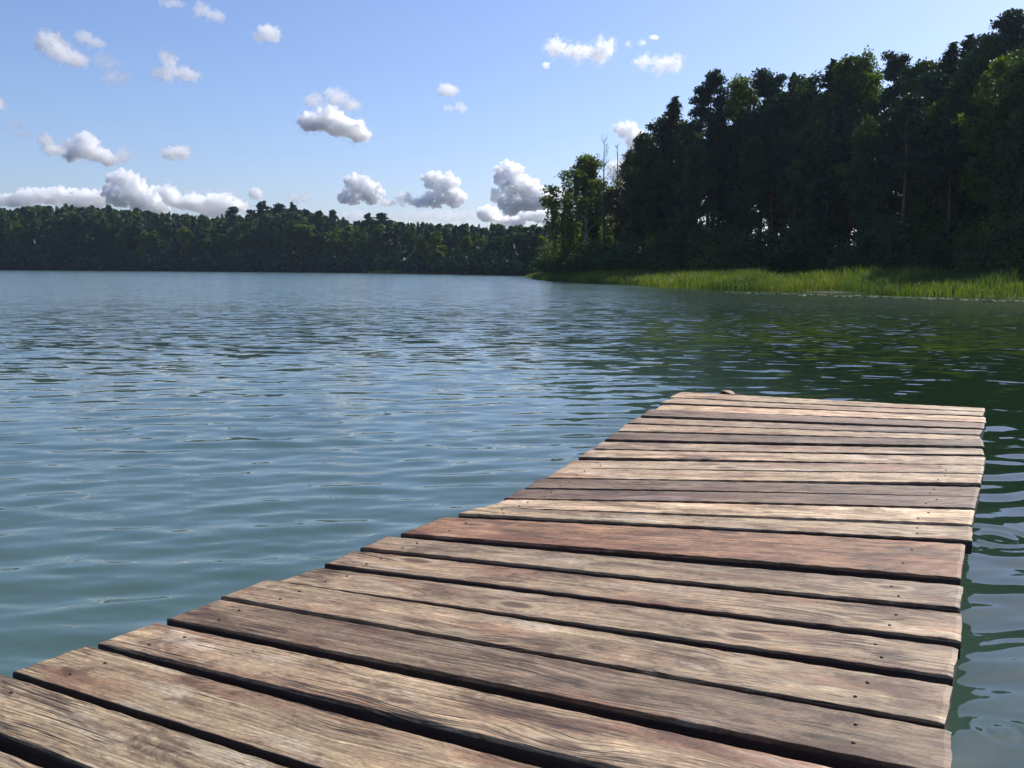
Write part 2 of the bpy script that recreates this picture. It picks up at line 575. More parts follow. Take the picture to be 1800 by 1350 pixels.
# four more boards towards and under the photographer, continuing the same run
dstep = (WD[0][0] + WD[0][2]) / 2 - (WD[1][0] + WD[1][2]) / 2
extra = []
for q in range(1, 5):
    extra.append([c + dstep * q for c in WD[0]])
boards = [(w, (1, .97, .9), None) for w in reversed(extra)] + [(w, p[4], p[5]) for w, p in zip(WD, PL)]
rng = np.random.RandomState(11)
TH = .045
cumul = []
for bi, (c4, tone, lab) in enumerate(boards):
    NL, FL, NR, FR = c4
    mid = (NL + FL + NR + FR) / 4
    ax = ((NR + FR) - (NL + FL))
    ang = math.atan2(ax.y, ax.x)
    rotm = Matrix.Rotation(-ang, 2)
    loc2 = [rotm @ Vector((c.x - mid.x, c.y - mid.y)) for c in c4]
    nl, fl, nr, fr = loc2
    nx, nv = 150, 9
    wid = ((fl - nl).length + (fr - nr).length) / 2
    u = np.linspace(0, 1, nx)
    # cross-section: (v across 0..1, offset v in metres, z)
    bev = .0012
    sec = [(0, .001, -TH), (0, 0, -TH * .6), (0, -.0005, -TH * .25), (0, 0.0, -bev * 1.3), (0, bev * .45, -bev * .4), (0, bev * 1.3, 0)]
    sec += [(v, 0, 0) for v in np.linspace(.06, .94, nv)]
    sec += [(1, -bev * 1.3, 0), (1, -bev * .45, -bev * .4), (1, 0, -bev * 1.3), (1, 0, -TH * .5), (1, -.001, -TH)]
    ph = rng.rand(12) * 6.28
    near_w = .0006 * np.sin(u * 9 + ph[0]) + .0004 * np.sin(u * 31 + ph[1]) + .0002 * np.sin(u * 83 + ph[2])
    far_w = .0006 * np.sin(u * 8 + ph[3]) + .0004 * np.sin(u * 27 + ph[4]) + .0002 * np.sin(u * 91 + ph[5])
    for e in (near_w, far_w):
        for q in range(rng.randint(2, 6)):          # chips broken from the edge
            c, w = rng.rand(), .003 + rng.rand() * .006
            e += (1 if e is near_w else -1) * (.0004 + .0012 * rng.rand()) * np.exp(-((u - c) / w) ** 2)
    if lab and 'ragged' in lab:
        far_w -= .018 * (np.clip(np.sin(u * 7 + 1.5), 0, 1)) * (u > .3) * (u < .75)
    cup = rng.uniform(-.0015, .003)
    bow = .0025 * np.sin(u * np.pi + ph[6]) + rng.uniform(-.002, .003)
    twist = rng.uniform(-.003, .003)
    Vv = []
    nlA, flA = np.array(nl), np.array(fl)
    nrA, frA = np.array(nr), np.array(fr)
    for (v, dv, z) in sec:
        # the sawn ends are slightly worn
        a = nlA * (1 - v) + flA * v
        b = nrA * (1 - v) + frA * v
        eL = .0018 * math.sin(v * 17 + ph[7]) + .0007 * math.sin(v * 47 + ph[8])
        eR = .0012 * math.sin(v * 9 + ph[9]) + .0006 * math.sin(v * 41 + ph[10])
        pts = a[None] * (1 - u[:, None]) + b[None] * u[:, None]
        pts[:, 0] += eL * (1 - u) + eR * u
        pts[:, 1] += dv + near_w * (1 - v) + far_w * v
        zz = z + bow + twist * (u - .5) * (v - .5) * 2 + cup * (2 * v - 1) ** 2
        rag = .0006 * np.sin(u * 130 + v * 40 + ph[11]) * (z > -.01)
        Vv.append(np.stack([pts[:, 0], pts[:, 1], zz + rag], 1))
    Vv = np.array(Vv)                     # (section, nx, 3)
    endb = np.ones(nx)
    S = len(sec)
    top = Vv[:, :, 2] > -.006
    for q, drop in ((0, .0028), (nx - 1, .0028)):
        Vv[:, q, 2] -= drop * top[:, q]
    idx = np.arange(S * nx).reshape(S, nx)
    Qs = [np.stack([idx[a, :-1], idx[a, 1:], idx[a + 1, 1:], idx[a + 1, :-1]], -1) for a in range(S - 1)]
    Qs.append(np.stack([idx[-1, :-1], idx[-1, 1:], idx[0, 1:], idx[0, :-1]], -1))
    Q = np.concatenate(Qs)
    me = mesh_np('plank', Vv.reshape(-1, 3), [Q, idx[::-1, 0][None], idx[:, -1][None]], False)
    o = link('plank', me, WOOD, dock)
    o.location = Vector((mid.x, mid.y, mid.z + rng.uniform(-.002, .002))) - dock.location
    o.rotation_euler = (0, 0, ang)
    if bi >= 14:                # low-angle glare on the paler outer boards, painted in as a lighter tone
        tone = tuple(c * (1.28 if tone[0] > .9 else .95) for c in tone)
    o.color = (*tone, 1)
    if lab:
        o['label'] = lab
    # nails: pairs over each stringer
    if 4 <= bi < 20:
        for tpos in (.075, .905):
            for v in (.28, .72):
                a = Vector(nl).lerp(Vector(fl), v)
                b = Vector(nr).lerp(Vector(fr), v)
                p = a.lerp(b, tpos + rng.uniform(-.012, .012))
                g = Geo()
                kk = 8
                th = np.arange(kk) / kk * 2 * np.pi
                rn = .0038
                g.add(np.concatenate([np.stack([rn * np.cos(th), rn * np.sin(th), np.full(kk, -.004)], 1), np.stack([rn * np.cos(th), rn * np.sin(th), np.full(kk, .0012)], 1), [[0, 0, .0022]]]),
                      [[i, (i + 1) % kk, kk + (i + 1) % kk, kk + i] for i in range(kk)], [[kk + i, kk + (i + 1) % kk, 2 * kk] for i in range(kk)])
                uu = tpos
                flatV = Vv[5:-5].reshape(-1, 3)
                zt = float(flatV[np.argmin((flatV[:, 0] - p.x) ** 2 + (flatV[:, 1] - p.y) ** 2), 2])
                link('nail', g.mesh('nail', True), NAIL, o, (p.x, p.y, zt + .0005))

# stringers and posts under the boards
allL = [(b[0][0] + b[0][1]) / 2 for b in boards]
allR = [(b[0][2] + b[0][3]) / 2 for b in boards]


def beam_along(t, w=.05, h=.12):
    pts = [a.lerp(b, t) for a, b in zip(allL, allR)]
    pts = [Vector((p.x, p.y, DECK_Z - TH - .006)) for p in pts]
    n = len(pts)
    Vs = []
    for i, p in enumerate(pts):
        # straight timbers in three lengths: smooth the run of points
        lo, hi = max(0, i - 6), min(n, i + 7)
        q = sum(pts[lo:hi], Vector()) / (hi - lo)
        if i in (0, n - 1):
            q = p
        d = (pts[min(n - 1, i + 1)] - pts[max(0, i - 1)]).normalized()
        sx = Vector((d.y, -d.x, 0)) * w / 2
        for off, z in ((-1, 0), (1, 0), (1, -h), (-1, -h)):
            Vs.append(q + sx * off + Vector((0, 0, z)))
    Qb = [[i * 4 + j, i * 4 + (j + 1) % 4, i * 4 + 4 + (j + 1) % 4, i * 4 + 4 + j] for i in range(n - 1) for j in range(4)] + [[0, 3, 2, 1], [4 * n - 4, 4 * n - 3, 4 * n - 2, 4 * n - 1]]
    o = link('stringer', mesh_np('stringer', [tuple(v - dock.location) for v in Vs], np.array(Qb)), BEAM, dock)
    o.color = (1, 1, 1, 1)


for t in (.05, .5, .94):
    beam_along(t)
for bi in (4, 13, 21, 27):
    for t in (.10, .90):
        p = allL[bi].lerp(allR[bi], t)
        g = Geo()
        hh = np.linspace(0, 1, 12)
        g.tube(np.stack([.01 * np.sin(hh * 5), .01 * np.cos(hh * 4), hh * (2.2 + DECK_Z - TH - .13) - 2.2], 1), .055 + .004 * np.sin(hh * 19), 10)
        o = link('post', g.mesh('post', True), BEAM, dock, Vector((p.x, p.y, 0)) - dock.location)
        o.color = (.8, .8, .8, 1)
# broken post top showing beyond the far end
pp = hit(1276, 690, DECK_Z)
g = Geo()
hh = np.linspace(0, 1, 8)
g.tube(np.stack([.01 * np.sin(hh * 5) + hh * .03, 0 * hh, hh * 2.535 - 2.2], 1), .06 + .005 * np.sin(hh * 19), 10)
g.tube([(.03, 0, .335), (.035, 0, .35)], [.058, .012], 10)
o = link('post', g.mesh('post', True), BEAM, dock, Vector((pp.x + .02, pp.y + .10, 0)) - dock.location)
o['label'] = 'rough brown post top sticking up behind the outermost board'
o.color = (1.9, 1.55, 1.3, 1)
g = Geo()
g.tube([(0, 0, .34), (-.01, 0, .38), (.01, 0, .42)], [.004, .003, .0015], 5)
link('twig', g.mesh('twig'), BEAM, o)


# ---------------------------------------------------------------- trees
L_PINE = mat_leaf('pine_needles', (.016, .042, .028), (.034, .070, .042), .18, (.10, .15, .03))
L_SPRUCE = mat_leaf('spruce_needles', (.012, .030, .015), (.024, .046, .020), .12, (.08, .13, .03))
L_BROAD = mat_leaf('broad_leaves', (.030, .060, .018), (.060, .095, .026), .26, (.16, .20, .025))
L_YELLOW = mat_leaf('yellow_green_leaves', (.075, .105, .012), (.13, .15, .016), .42, (.17, .20, .02))
L_RUST = mat_leaf('autumn_leaves', (.060, .050, .014), (.10, .065, .018), .38, (.17, .15, .03))
B_PINE = mat_bark('pine_bark', (.09, .05, .032), (.16, .09, .055))
B_DARK = mat_bark('dark_bark', (.04, .034, .028), (.085, .072, .06))
B_BIRCH = mat_bark('birch_bark', (.10, .09, .08), (.42, .40, .37))


def leaves(C, size, rs, up_bias=0.0, aspect=1.5):
    """one small kite-shaped leaf spray per centre"""
    C = np.asarray(C, float)
    n = len(C)
    a = rs.randn(n, 3)
    a[:, 2] *= (1 - up_bias)
    a /= np.linalg.norm(a, axis=1)[:, None]
    b = np.cross(a, rs.randn(n, 3))
    b /= np.linalg.norm(b, axis=1)[:, None]
    sz = size * (.6 + .8 * rs.rand(n))[:, None]
    V = np.stack([C - a * sz * aspect * .5, C + b * sz * .38, C + a * sz * aspect * .5, C - b * sz * .38], 1).reshape(-1, 3)
    return V, np.arange(n * 4).reshape(-1, 4)


def clump(rs, c, r, n, flat=.7):
    d = rs.randn(n, 3)
    d /= np.linalg.norm(d, axis=1)[:, None]
    q = d * (rs.rand(n, 1) ** .5) * (1 + .17 * rs.randn(n, 1)) * np.array([1, 1, flat]) * r
    return np.asarray(c) + q


def limb(g, rs, p0, p1, r0, k=5, sag=0.0):
    t = np.linspace(0, 1, 5)[:, None]
    p0, p1 = np.asarray(p0, float), np.asarray(p1, float)
    pts = p0 * (1 - t) + p1 * t
    pts[1:4] += rs.randn(3, 3) * np.linalg.norm(p1 - p0) * .04
    pts[:, 2] += sag * np.sin(t[:, 0] * np.pi)
    g.tube(pts, np.linspace(r0, r0 * .25, 5), k)


def trunk_pts(rs, H, lean=.02):
    t = np.linspace(0, 1, 12)
    w = H * lean
    return np.stack([w * np.sin(t * 2.3 + rs.rand() * 6) * t, w * np.sin(t * 2.1 + rs.rand() * 6) * t, t * H - .3], 1)


def tree_geo(kind, seed, H, q=1.0, leaf=.24):
    """returns (trunk Geo, crown Geo) of a tree of height H; q scales the amount of foliage"""
    rs = np.random.RandomState(seed)
    g, cr = Geo(), Geo()
    tp = trunk_pts(rs, H * .97, .022)
    r0 = H * .0105 + .03
    t = np.linspace(0, 1, 12)
    g.tube(tp, r0 * (1 - t) ** .8 + .02, 8)

    def on(tt):
        return np.array([np.interp(tt, t, tp[:, i]) for i in range(3)])
    C = []
    if kind == 'pine':
        base = rs.uniform(.42, .55)
        nb = 40
        for i in range(nb):
            tt = base + (1 - base) * (i + rs.rand()) / nb
            rel = (tt - base) / (1 - base)
            reach = H * .135 * (1.05 - rel ** 1.8 * .85) * rs.uniform(.5, 1.2)
            a = rs.rand() * 6.28
            p0 = on(tt)
            p1 = p0 + np.array([math.cos(a) * reach, math.sin(a) * reach, reach * rs.uniform(-.1, .5)])
            limb(g, rs, p0, p1, .05 * (1.1 - rel) + .015, 4, .1)
            for f_ in (1.0, .68):
                c = p0 * (1 - f_) + p1 * f_ + rs.randn(3) * .2
                r = H * .036 * rs.uniform(.75, 1.35)
                C.append(clump(rs, c, r, int(150 * q), .55))
        C.append(clump(rs, on(.99), H * .03, int(130 * q), 1.1))
        for i in range(5):      # dead stubs on the bare stem
            tt = rs.uniform(.2, base)
            a = rs.rand() * 6.28
            p0 = on(tt)
            limb(g, rs, p0, p0 + np.array([math.cos(a), math.sin(a), rs.uniform(-.3, .2)]) * rs.uniform(.6, 1.6), .025, 4)
        ub = 0
    elif kind == 'spruce':
        base = rs.uniform(.06, .16)
        nb = 90
        for i in range(nb):
            tt = base + (1 - base) * ((i + rs.rand()) / nb)
            rel = (tt - base) / (1 - base)
            reach = H * .155 * (1.02 - rel) ** .85 * rs.uniform(.7, 1.1) + .12
            a = i * 2.4 + rs.rand()
            p0 = on(min(tt, .985))
            p1 = p0 + np.array([math.cos(a) * reach, math.sin(a) * reach, -reach * .30 + rel * .3])
            limb(g, rs, p0, p1, .03 * (1.1 - rel) + .01, 3)
            n = int((40 + 90 * (1 - rel)) * q)
            f_ = rs.rand(n, 1) ** .7
            pts = p0 * (1 - f_) + p1 * f_ + rs.randn(n, 3) * np.array([.16, .16, .12]) * (.4 + reach * .45)
            pts[:, 2] -= np.abs(rs.randn(n)) * .22
            C.append(pts)
        zt = rs.rand(int(150 * q))
        C.append(on(1.0) + np.stack([rs.randn(len(zt)) * (.06 + .28 * zt), rs.randn(len(zt)) * (.06 + .28 * zt), .25 - zt * 2.4], 1))
        ub = .3
    elif kind in ('broad', 'aspen'):
        base = rs.uniform(.14, .26) if kind == 'broad' else rs.uniform(.25, .38)
        wdt = .21 if kind == 'broad' else .145
        nb = 46
        for i in range(nb):
            tt = base + (1 - base) * (i + rs.rand()) / nb
            rel = (tt - base) / (1 - base)
            prof = math.sin(math.pi * min(1, max(0.0, rel * .86 + .16))) ** .7
            reach = H * wdt * prof * rs.uniform(.35, 1.12) + .3
            a = rs.rand() * 6.28
            p0 = on(max(.1, tt - .06))
            p1 = on(tt) + np.array([math.cos(a) * reach, math.sin(a) * reach, reach * rs.uniform(.0, .5)])
            limb(g, rs, p0, p1, .06 * (1.15 - rel) + .012, 4)
            for f_ in (1.0, .72, .45):
                c = p0 * (1 - f_) + p1 * f_ + rs.randn(3) * .3
                r = H * .046 * rs.uniform(.6, 1.35)
                C.append(clump(rs, c, r, int(105 * q), .8))
        C.append(clump(rs, on(.98), H * .035, int(120 * q), 1.2))
        ub = 0
    elif kind == 'weeping':
        for i in range(26):
            tt = rs.uniform(.42, 1)
            rel = (tt - .42) / .58
            reach = H * .26 * math.sin(math.pi * (rel * .7 + .28)) * rs.uniform(.5, 1.1)
            a = rs.rand() * 6.28
            p0 = on(tt * .9)
            p1 = on(tt) + np.array([math.cos(a) * reach, math.sin(a) * reach, .8])
            limb(g, rs, p0, p1, .06 * (1.15 - rel), 4, .5)
            C.append(clump(rs, p1, .85, int(105 * q), .7))
            for j in range(4):
                c = p0 + (p1 - p0) * rs.uniform(.5, 1.05) + rs.randn(3) * .25
                ln = rs.uniform(1.5, 4.2) * min(1, H / 13)
                n = int(62 * q * ln / 2)
                z = rs.rand(n, 1)
                C.append(c + np.concatenate([rs.randn(n, 2) * .17 * (1 - z * .5), -z * ln], 1))
        ub = 0
    elif kind == 'bare':
        for i in range(34):
            tt = rs.uniform(.42, .99)
            rel = (tt - .38) / .62
            reach = H * .11 * (1.1 - rel) * rs.uniform(.5, 1.2) + .25
            a = rs.rand() * 6.28
            p0 = on(tt)
            p1 = p0 + np.array([math.cos(a) * reach, math.sin(a) * reach, reach * rs.uniform(.5, 1.3)])
            limb(g, rs, p0, p1, .045 * (1.2 - rel), 4)
            for j in range(4):
                f_ = rs.uniform(.3, 1)
                q0 = p0 * (1 - f_) + p1 * f_
                limb(g, rs, q0, q0 + rs.randn(3) * reach * .28 + np.array([0, 0, .25]), .017, 3)
        return g, None
    elif kind == 'bush':
        for i in range(16):
            a, rr_ = rs.rand() * 6.28, H * .55 * rs.rand() ** .5
            c = np.array([math.cos(a) * rr_, math.sin(a) * rr_, H * rs.uniform(.25, .85) * (1.15 - rr_ / H)])
            limb(g, rs, (c[0] * .2, c[1] * .2, -.2), c, .035, 4)
            C.append(clump(rs, c, H * .24, int(170 * q), .85))
        ub = 0
    C = np.concatenate(C)
    C = C[C[:, 2] > .05]
    Vl, Ql = leaves(C, leaf, rs, ub)
    cr.add(Vl, Ql)
    return g, cr


KIND = {   # kind: (object name, category, crown material, bark material)
    'pine': ('pine_tree', 'pine tree', L_PINE, B_PINE), 'spruce': ('spruce_tree', 'spruce tree', L_SPRUCE, B_DARK),
    'broad': ('broadleaf_tree', 'tree', L_BROAD, B_DARK), 'aspen': ('aspen_tree', 'tree', L_BROAD, B_DARK),
    'weeping': ('birch_tree', 'birch tree', L_BROAD, B_BIRCH), 'bare': ('bare_tree', 'dead tree', None, B_DARK), 'bush': ('bush', 'bush', L_BROAD, B_DARK)}
proto = {}


def get_proto(kind, var, res, mat=None):
    key = (kind, var, res, mat.name if mat else None)
    if key not in proto:
        H = {'pine': 20, 'spruce': 20, 'broad': 15, 'aspen': 18, 'weeping': 13, 'bare': 13, 'bush': 4}[kind]
        base = (kind, var, res)
        if base in proto:
            tm, cm = proto[base]
            cm = cm.copy()
            tm2 = tm
        else:
            q, leaf = {'near': (1.45, .205), 'far': (.26, .50)}[res]
            if kind == 'bush':
                leaf *= .75
            g, cr = tree_geo(kind, 100 + var * 17 + len(kind) * 3, H, q, leaf)
            tm2 = g.mesh('trunk')
            tm2.materials.append(KIND[kind][3])
            cm = cr.mesh('crown') if cr else None
            if cm:
                proto[base] = (tm2, cm)
                cm.materials.append(KIND[kind][2])
        if cm and mat:
            if base in proto and proto[base][1] is cm:
                cm = cm.copy()
            cm.materials.clear()
            cm.materials.append(mat)
        proto[key] = (tm2, cm, H)
    return proto[key]


def tree(kind, var, res, x, y, height, label, group=None, mat=None, width=1.0, rot=None, z=None):
    tm, cm, H = get_proto(kind, var, res, mat)
    nm, cat = KIND[kind][:2]
    o = bpy.data.objects.new(nm, None)
    COL.objects.link(o)
    o.location = (x, y, (gz(x, y) if z is None else z) - .05)
    s = height / H
    o.scale = (s * width, s * width, s)
    o.rotation_euler = (0, 0, random.random() * 6.28 if rot is None else rot)
    tag(o, label, cat, group)
    link('trunk', tm, None, o)
    if cm:
        link('crown', cm, None, o)
    return o


def tree_px(kind, px, top, D, label, res='near', group=None, mat=None, width=1.0, var=0, rot=None):
    p = at_depth(px, top, D)
    z = gz(p.x, p.y)
    return tree(kind, var, res, p.x, p.y, p.z - z, label, group, mat, width, rot, z)


random.seed(4)
WOODG = 'tall trees of the dark wood on the right shore'
SKY_TREES = [
    # px, top y, kind, depth, width, material, label
    (1128, 226, 'aspen', 98, .8, None, 'slim leafy tree at the left end of the wood, just right of the bare trees'),
    (1180, 160, 'spruce', 98, 1.7, None, 'first tall pointed tree at the left end of the dark wood, below the pine'),
    (1212, 205, 'aspen', 96, .9, None, 'lower leafy tree in the notch left of the flat-topped pine'),
    (1250, 117, 'pine', 92, .9, None, 'tall pine with a ragged flat crown, first of the high skyline on the left'),
    (1296, 134, 'aspen', 92, .9, L_YELLOW, 'pale thin-leaved tree between two dark pines at the left of the high skyline'),
    (1345, 118, 'pine', 88, 1.15, None, 'broad-crowned dark pine just right of the pale thin-leaved tree'),
    (1389, 116, 'spruce', 86, 1.1, None, 'narrow dark spike of a spruce beside the broad-crowned pine'),
    (1425, 132, 'broad', 84, .9, None, 'rounded leafy tree in the dip between two spires of the wood'),
    (1457, 94, 'spruce', 84, 1.5, None, 'pointed dark spruce with its tip left of the twin pale crowns'),
    (1490, 88, 'aspen', 82, .85, L_YELLOW, 'left one of the twin pale feathery crowns near the middle of the wood'),
    (1525, 93, 'aspen', 82, .85, L_YELLOW, 'right one of the twin pale feathery crowns near the middle of the wood'),
    (1575, 84, 'pine', 80, .85, None, 'dark tufted pine standing alone above a gap of sky'),
    (1618, 96, 'broad', 76, .8, None, 'wide leafy tree filling the dip right of the lone tufted pine'),
    (1666, 62, 'spruce', 76, 1.5, None, 'pointed spruce where the skyline starts its climb to the right'),
    (1715, 42, 'spruce', 74, 1.6, None, 'second last spire of the climbing skyline, dark spruce'),
    (1745, 52, 'aspen', 70, .9, None, 'leafy crown tucked below the tallest tree at the right'),
    (1782, 6, 'pine', 70, .95, None, 'tallest tree of the wood, dark pine by the right edge of the view'),
    (1830, 20, 'pine', 68, 1.0, None, 'dark pine partly beyond the right edge of the view'),
]
for i, (px, top, kd, D, wd, mt, lab) in enumerate(SKY_TREES):
    tree_px(kd, px, top, D, lab, 'near', WOODG, mt, wd, i % 3)


def skyline(px):
    pts = [(1100, 300), (1128, 232), (1180, 185), (1215, 210), (1250, 150), (1300, 150), (1400, 140), (1500, 115), (1600, 110), (1700, 70), (1800, 30), (2000, 0), (2400, -40)]
    return float(np.interp(px, [p[0] for p in pts], [p[1] for p in pts]))


FILL = {'pine': 'dark pine inside the backlit wood on the right shore', 'spruce': 'dark spruce inside the backlit wood on the right shore',
        'broad': 'leafy tree inside the backlit wood on the right shore', 'aspen': 'slender leafy tree inside the backlit wood on the right shore'}
FG = {'pine': 'pines inside the right shore wood', 'spruce': 'spruces inside the right shore wood', 'broad': 'leafy trees inside the right shore wood', 'aspen': 'slender leafy trees inside the right shore wood'}
rs = np.random.RandomState(8)
n = 0
px = 1120.0
row_D = lambda p: float(np.interp(p, [1100, 1250, 1500, 1800, 2300], [100, 88, 74, 60, 48]))
GAPS = [(1340, 12), (1562, 22), (1632, 8), (1410, 8), (1720, 8)]
for row in range(4):
    px = 1122.0 + row * 9
    while px < 2250:
        D = row_D(px) + row * 6 + rs.uniform(-2.5, 2.5)
        kd = ['pine', 'pine', 'broad', 'aspen', 'pine', 'aspen', 'spruce'][rs.randint(7)]
        top = skyline(px) + rs.uniform(8, 75) + (45 if row == 0 else 0) * rs.rand()
        gap = any(abs(px - g_[0]) < g_[1] for g_ in GAPS)
        if not gap or (row == 3 and rs.rand() < .7):
            mt = None
            if kd in ('broad', 'aspen'):
                mt = [None, None, None, L_YELLOW][rs.randint(4)] if row == 0 else None
            tree_px(kd, px, top, D, FILL[kd], 'near', FG[kd], mt, rs.uniform(.75, 1.05), rs.randint(3))
            n += 1
        px += rs.uniform(24, 44) * (1 + row * .12)
print('wood trees', n)

# end of the point: weeping birch, two bare trees, low bushes
tree_px('weeping', 1034, 279, 112, 'drooping green birch leaning out at the tip of the wooded point', var=0, width=1.3, rot=2.0, mat=L_YELLOW)
tree_px('weeping', 1054, 318, 116, 'smaller drooping birch behind the leaning one at the tip of the point', var=1, width=.8)
tree_px('bare', 1066, 232, 108, 'taller of the two bare trees, leafless, just right of the drooping birch', var=0, width=.75)
tree_px('bare', 1084, 240, 109, 'slightly shorter bare tree standing next to the dark wood', var=1, width=.7)
tree_px('aspen', 1106, 262, 104, 'thin leafy tree between the bare trees and the dark wood', mat=L_RUST, width=.85, var=1)
BUSHES = [
    (1000, 405, 118, L_YELLOW, 'yellow green bush low on the point, left of all other bushes there'),
    (1035, 408, 116, L_YELLOW, 'second yellow green bush low on the point, under the drooping birch'),
    (968, 428, 121, None, 'low dark bush at the very tip of the wooded point'),
    (985, 440, 118, None, 'small dark bush in front of the yellow green ones at the point'),
]
for px, top, D, mt, lab in BUSHES:
    tree_px('bush', px, top, D, lab, 'near', 'bushes at the tip of the point', mt, 1.0, 0)
rs = np.random.RandomState(3)
px = 1010.0
while px < 2250:
    p = row_D(max(px, 1100)) - rs.uniform(3, 9) + (110 - 100 if px < 1100 else 0)
    top = rs.uniform(412, 445) if px < 1130 else rs.uniform(385, 440) if px < 1500 else rs.uniform(370, 430)
    mt = [None, None, None, L_YELLOW, None][rs.randint(5)] if rs.rand() < .5 else None
    tree_px('bush', px, top, p, 'dark bush in the undergrowth along the foot of the right shore wood', 'near', 'undergrowth bushes along the right shore wood', mt, rs.uniform(.9, 1.4), rs.randint(2))
    px += rs.uniform(13, 26)

# ---- the far shore: first row and ridge trees one by one, the mass behind them as one wood


def far_top(px):
    pts = [(-300, 361), (0, 361), (100, 357), (200, 360), (300, 370), (380, 377), (400, 372), (430, 376), (460, 364), (500, 362), (520, 358), (560, 374), (620, 384), (660, 380), (700, 382), (740, 388), (800, 389), (900, 392), (1000, 388), (1100, 388), (1200, 390)]
    return float(np.interp(px, [p[0] for p in pts], [p[1] for p in pts]))


def shore_D(px):
    return float(np.interp(px, [-300, 0, 400, 650, 800, 935, 1150], [330, far[4].y, far[3].y, far[2].y, far[1].y, far[0].y, 150]))


rs = np.random.RandomState(21)
FARL = {'pine': 'dark pine in the front row of the forest across the lake', 'spruce': 'dark spruce in the front row of the forest across the lake',
        'broad': 'rounded leafy tree in the front row of the forest across the lake', 'aspen': 'slim leafy tree in the front row of the forest across the lake'}
px = -160.0
cnt = 0
while px < 1130:
    D = shore_D(px) + rs.uniform(3, 10)
    kd = ['broad', 'broad', 'aspen', 'broad', 'spruce', 'pine', 'aspen'][rs.randint(7)]
    top = far_top(px) + rs.uniform(14, 60)
    mt = [None, L_YELLOW, None, None, None, None][rs.randint(6)] if kd in ('broad', 'aspen') else None
    if abs(px - 765) > 12 and abs(px - 535) > 16:
        tree_px(kd, px, top, D, FARL[kd], 'far', kd + ' trees in the front row across the lake' if kd != 'broad' else 'rounded leafy trees in the front row across the lake', mt, rs.uniform(1.0, 1.35), rs.randint(3))
        cnt += 1
    px += rs.uniform(9, 19)
SPECIAL = [
    (535, 392, 0, 'broad', L_YELLOW, 1.5, 'bright yellow green round tree standing out in the forest across the lake'),
    (424, 408, 0, 'broad', L_YELLOW, 1.2, 'dull yellow green tree left of the brightest one across the lake'),
    (270, 404, 0, 'aspen', L_YELLOW, 1.2, 'pale green tree amid the dark left half of the far forest'),
    (766, 404, 0, 'broad', L_YELLOW, 1.2, 'light green tree on the far shore above the low green strip of reeds'),
    (757, 440, -3, 'aspen', L_YELLOW, 1.4, 'small bright green sapling at the water edge by the low green strip'),
    (592, 398, 1, 'broad', L_YELLOW, 1.0, 'green rounded tree just right of the brightest tree across the lake'),
    (410, 360, 30, 'pine', None, 1.2, 'leftmost pine of the group rising above the far ridge'),
    (443, 366, 30, 'pine', None, 1.1, 'low pine between the two taller groups on the far ridge'),
    (463, 352, 32, 'pine', None, 1.2, 'high pine left of the middle of the ridge group across the lake'),
    (488, 354, 32, 'pine', None, 1.1, 'broad pine in the middle of the ridge group across the lake'),
    (512, 351, 32, 'spruce', None, 1.2, 'highest pointed tree of the ridge group across the lake'),
    (535, 366, 32, 'pine', None, 1.0, 'pine stepping down right of the highest ridge tree'),
    (563, 367, 32, 'pine', None, 1.0, 'small dark pine apart from the ridge group on its right'),
    (586, 366, 32, 'pine', None, 1.0, 'second small dark pine apart from the ridge group'),
    (650, 373, 30, 'pine', None, 1.1, 'left pine of the low flat-topped pair on the far ridge'),
    (672, 371, 30, 'pine', None, 1.2, 'right pine of the low flat-topped pair on the far ridge'),
]
for i, (px, top, dd, kd, mt, wd, lab) in enumerate(SPECIAL):
    tree_px(kd, px, top, shore_D(px) + 5 + dd, lab, 'far', None, mt, wd, i % 3)

mass = {L_PINE: Geo(), L_SPRUCE: Geo(), L_BROAD: Geo(), L_YELLOW: Geo(), B_DARK: Geo()}
src = {}
HH = {'pine': 20, 'spruce': 20, 'broad': 15, 'aspen': 18, 'bush': 5}
for kd in HH:
    for v in range(3):
        g, cr = tree_geo(kd, 900 + v, HH[kd], .085, .85)
        src[kd, v] = (g.V[0], g.Q[0], cr.V[0], cr.Q[0])
mt_n = 0
for row in range(9):
    px = -420.0
    while px < 1300:
        D = shore_D(px) + (10 + row * 9 if row < 6 else 4 + (row - 6) * 9) + rs.uniform(-3, 3)
        kd = ['pine', 'spruce', 'broad', 'pine', 'aspen', 'spruce'][rs.randint(6)]
        top = far_top(px) + (5 - row) * 6 * rs.rand() + rs.uniform(0, 9) * (1 if row > 2 else 3)
        if row >= 6:
            kd, top = 'bush', 474 + (px - 900) * ROLL - rs.uniform(18, 42)
        p = at_depth(px, top, D)
        z = gz(p.x, p.y)
        tv, tq, cv, cq = src[kd, rs.randint(3)]
        s = (p.z - z) / HH[kd]
        if s > .15:
            a = rs.rand() * 6.28
            M = np.array([[math.cos(a), -math.sin(a), 0], [math.sin(a), math.cos(a), 0], [0, 0, 1]]) * s
            off = np.array([p.x, p.y, z])
            mt = L_PINE if kd in ('pine', 'bush') else L_SPRUCE if kd == 'spruce' else (L_YELLOW if rs.rand() < .1 and row < 6 else L_BROAD)
            mass[mt].add(cv @ M.T + off, cq)
            mass[B_DARK].add(tv @ M.T + off, tq)
            mt_n += 1
        px += rs.uniform(6, 14)
print('mass trees', mt_n)
Vs, Qs, mi, n0 = [], [], [], 0
mats = list(mass)
for i, mt in enumerate(mats):
    V = np.concatenate(mass[mt].V)
    Q = np.concatenate(mass[mt].Q)
    Vs.append(V)
    Qs.append(Q + n0)
    mi.append(np.full(len(Q), i))
    n0 += len(V)
me = mesh_np('far_forest', np.concatenate(Vs), np.concatenate(Qs))
for mt in mats:
    me.materials.append(mt)
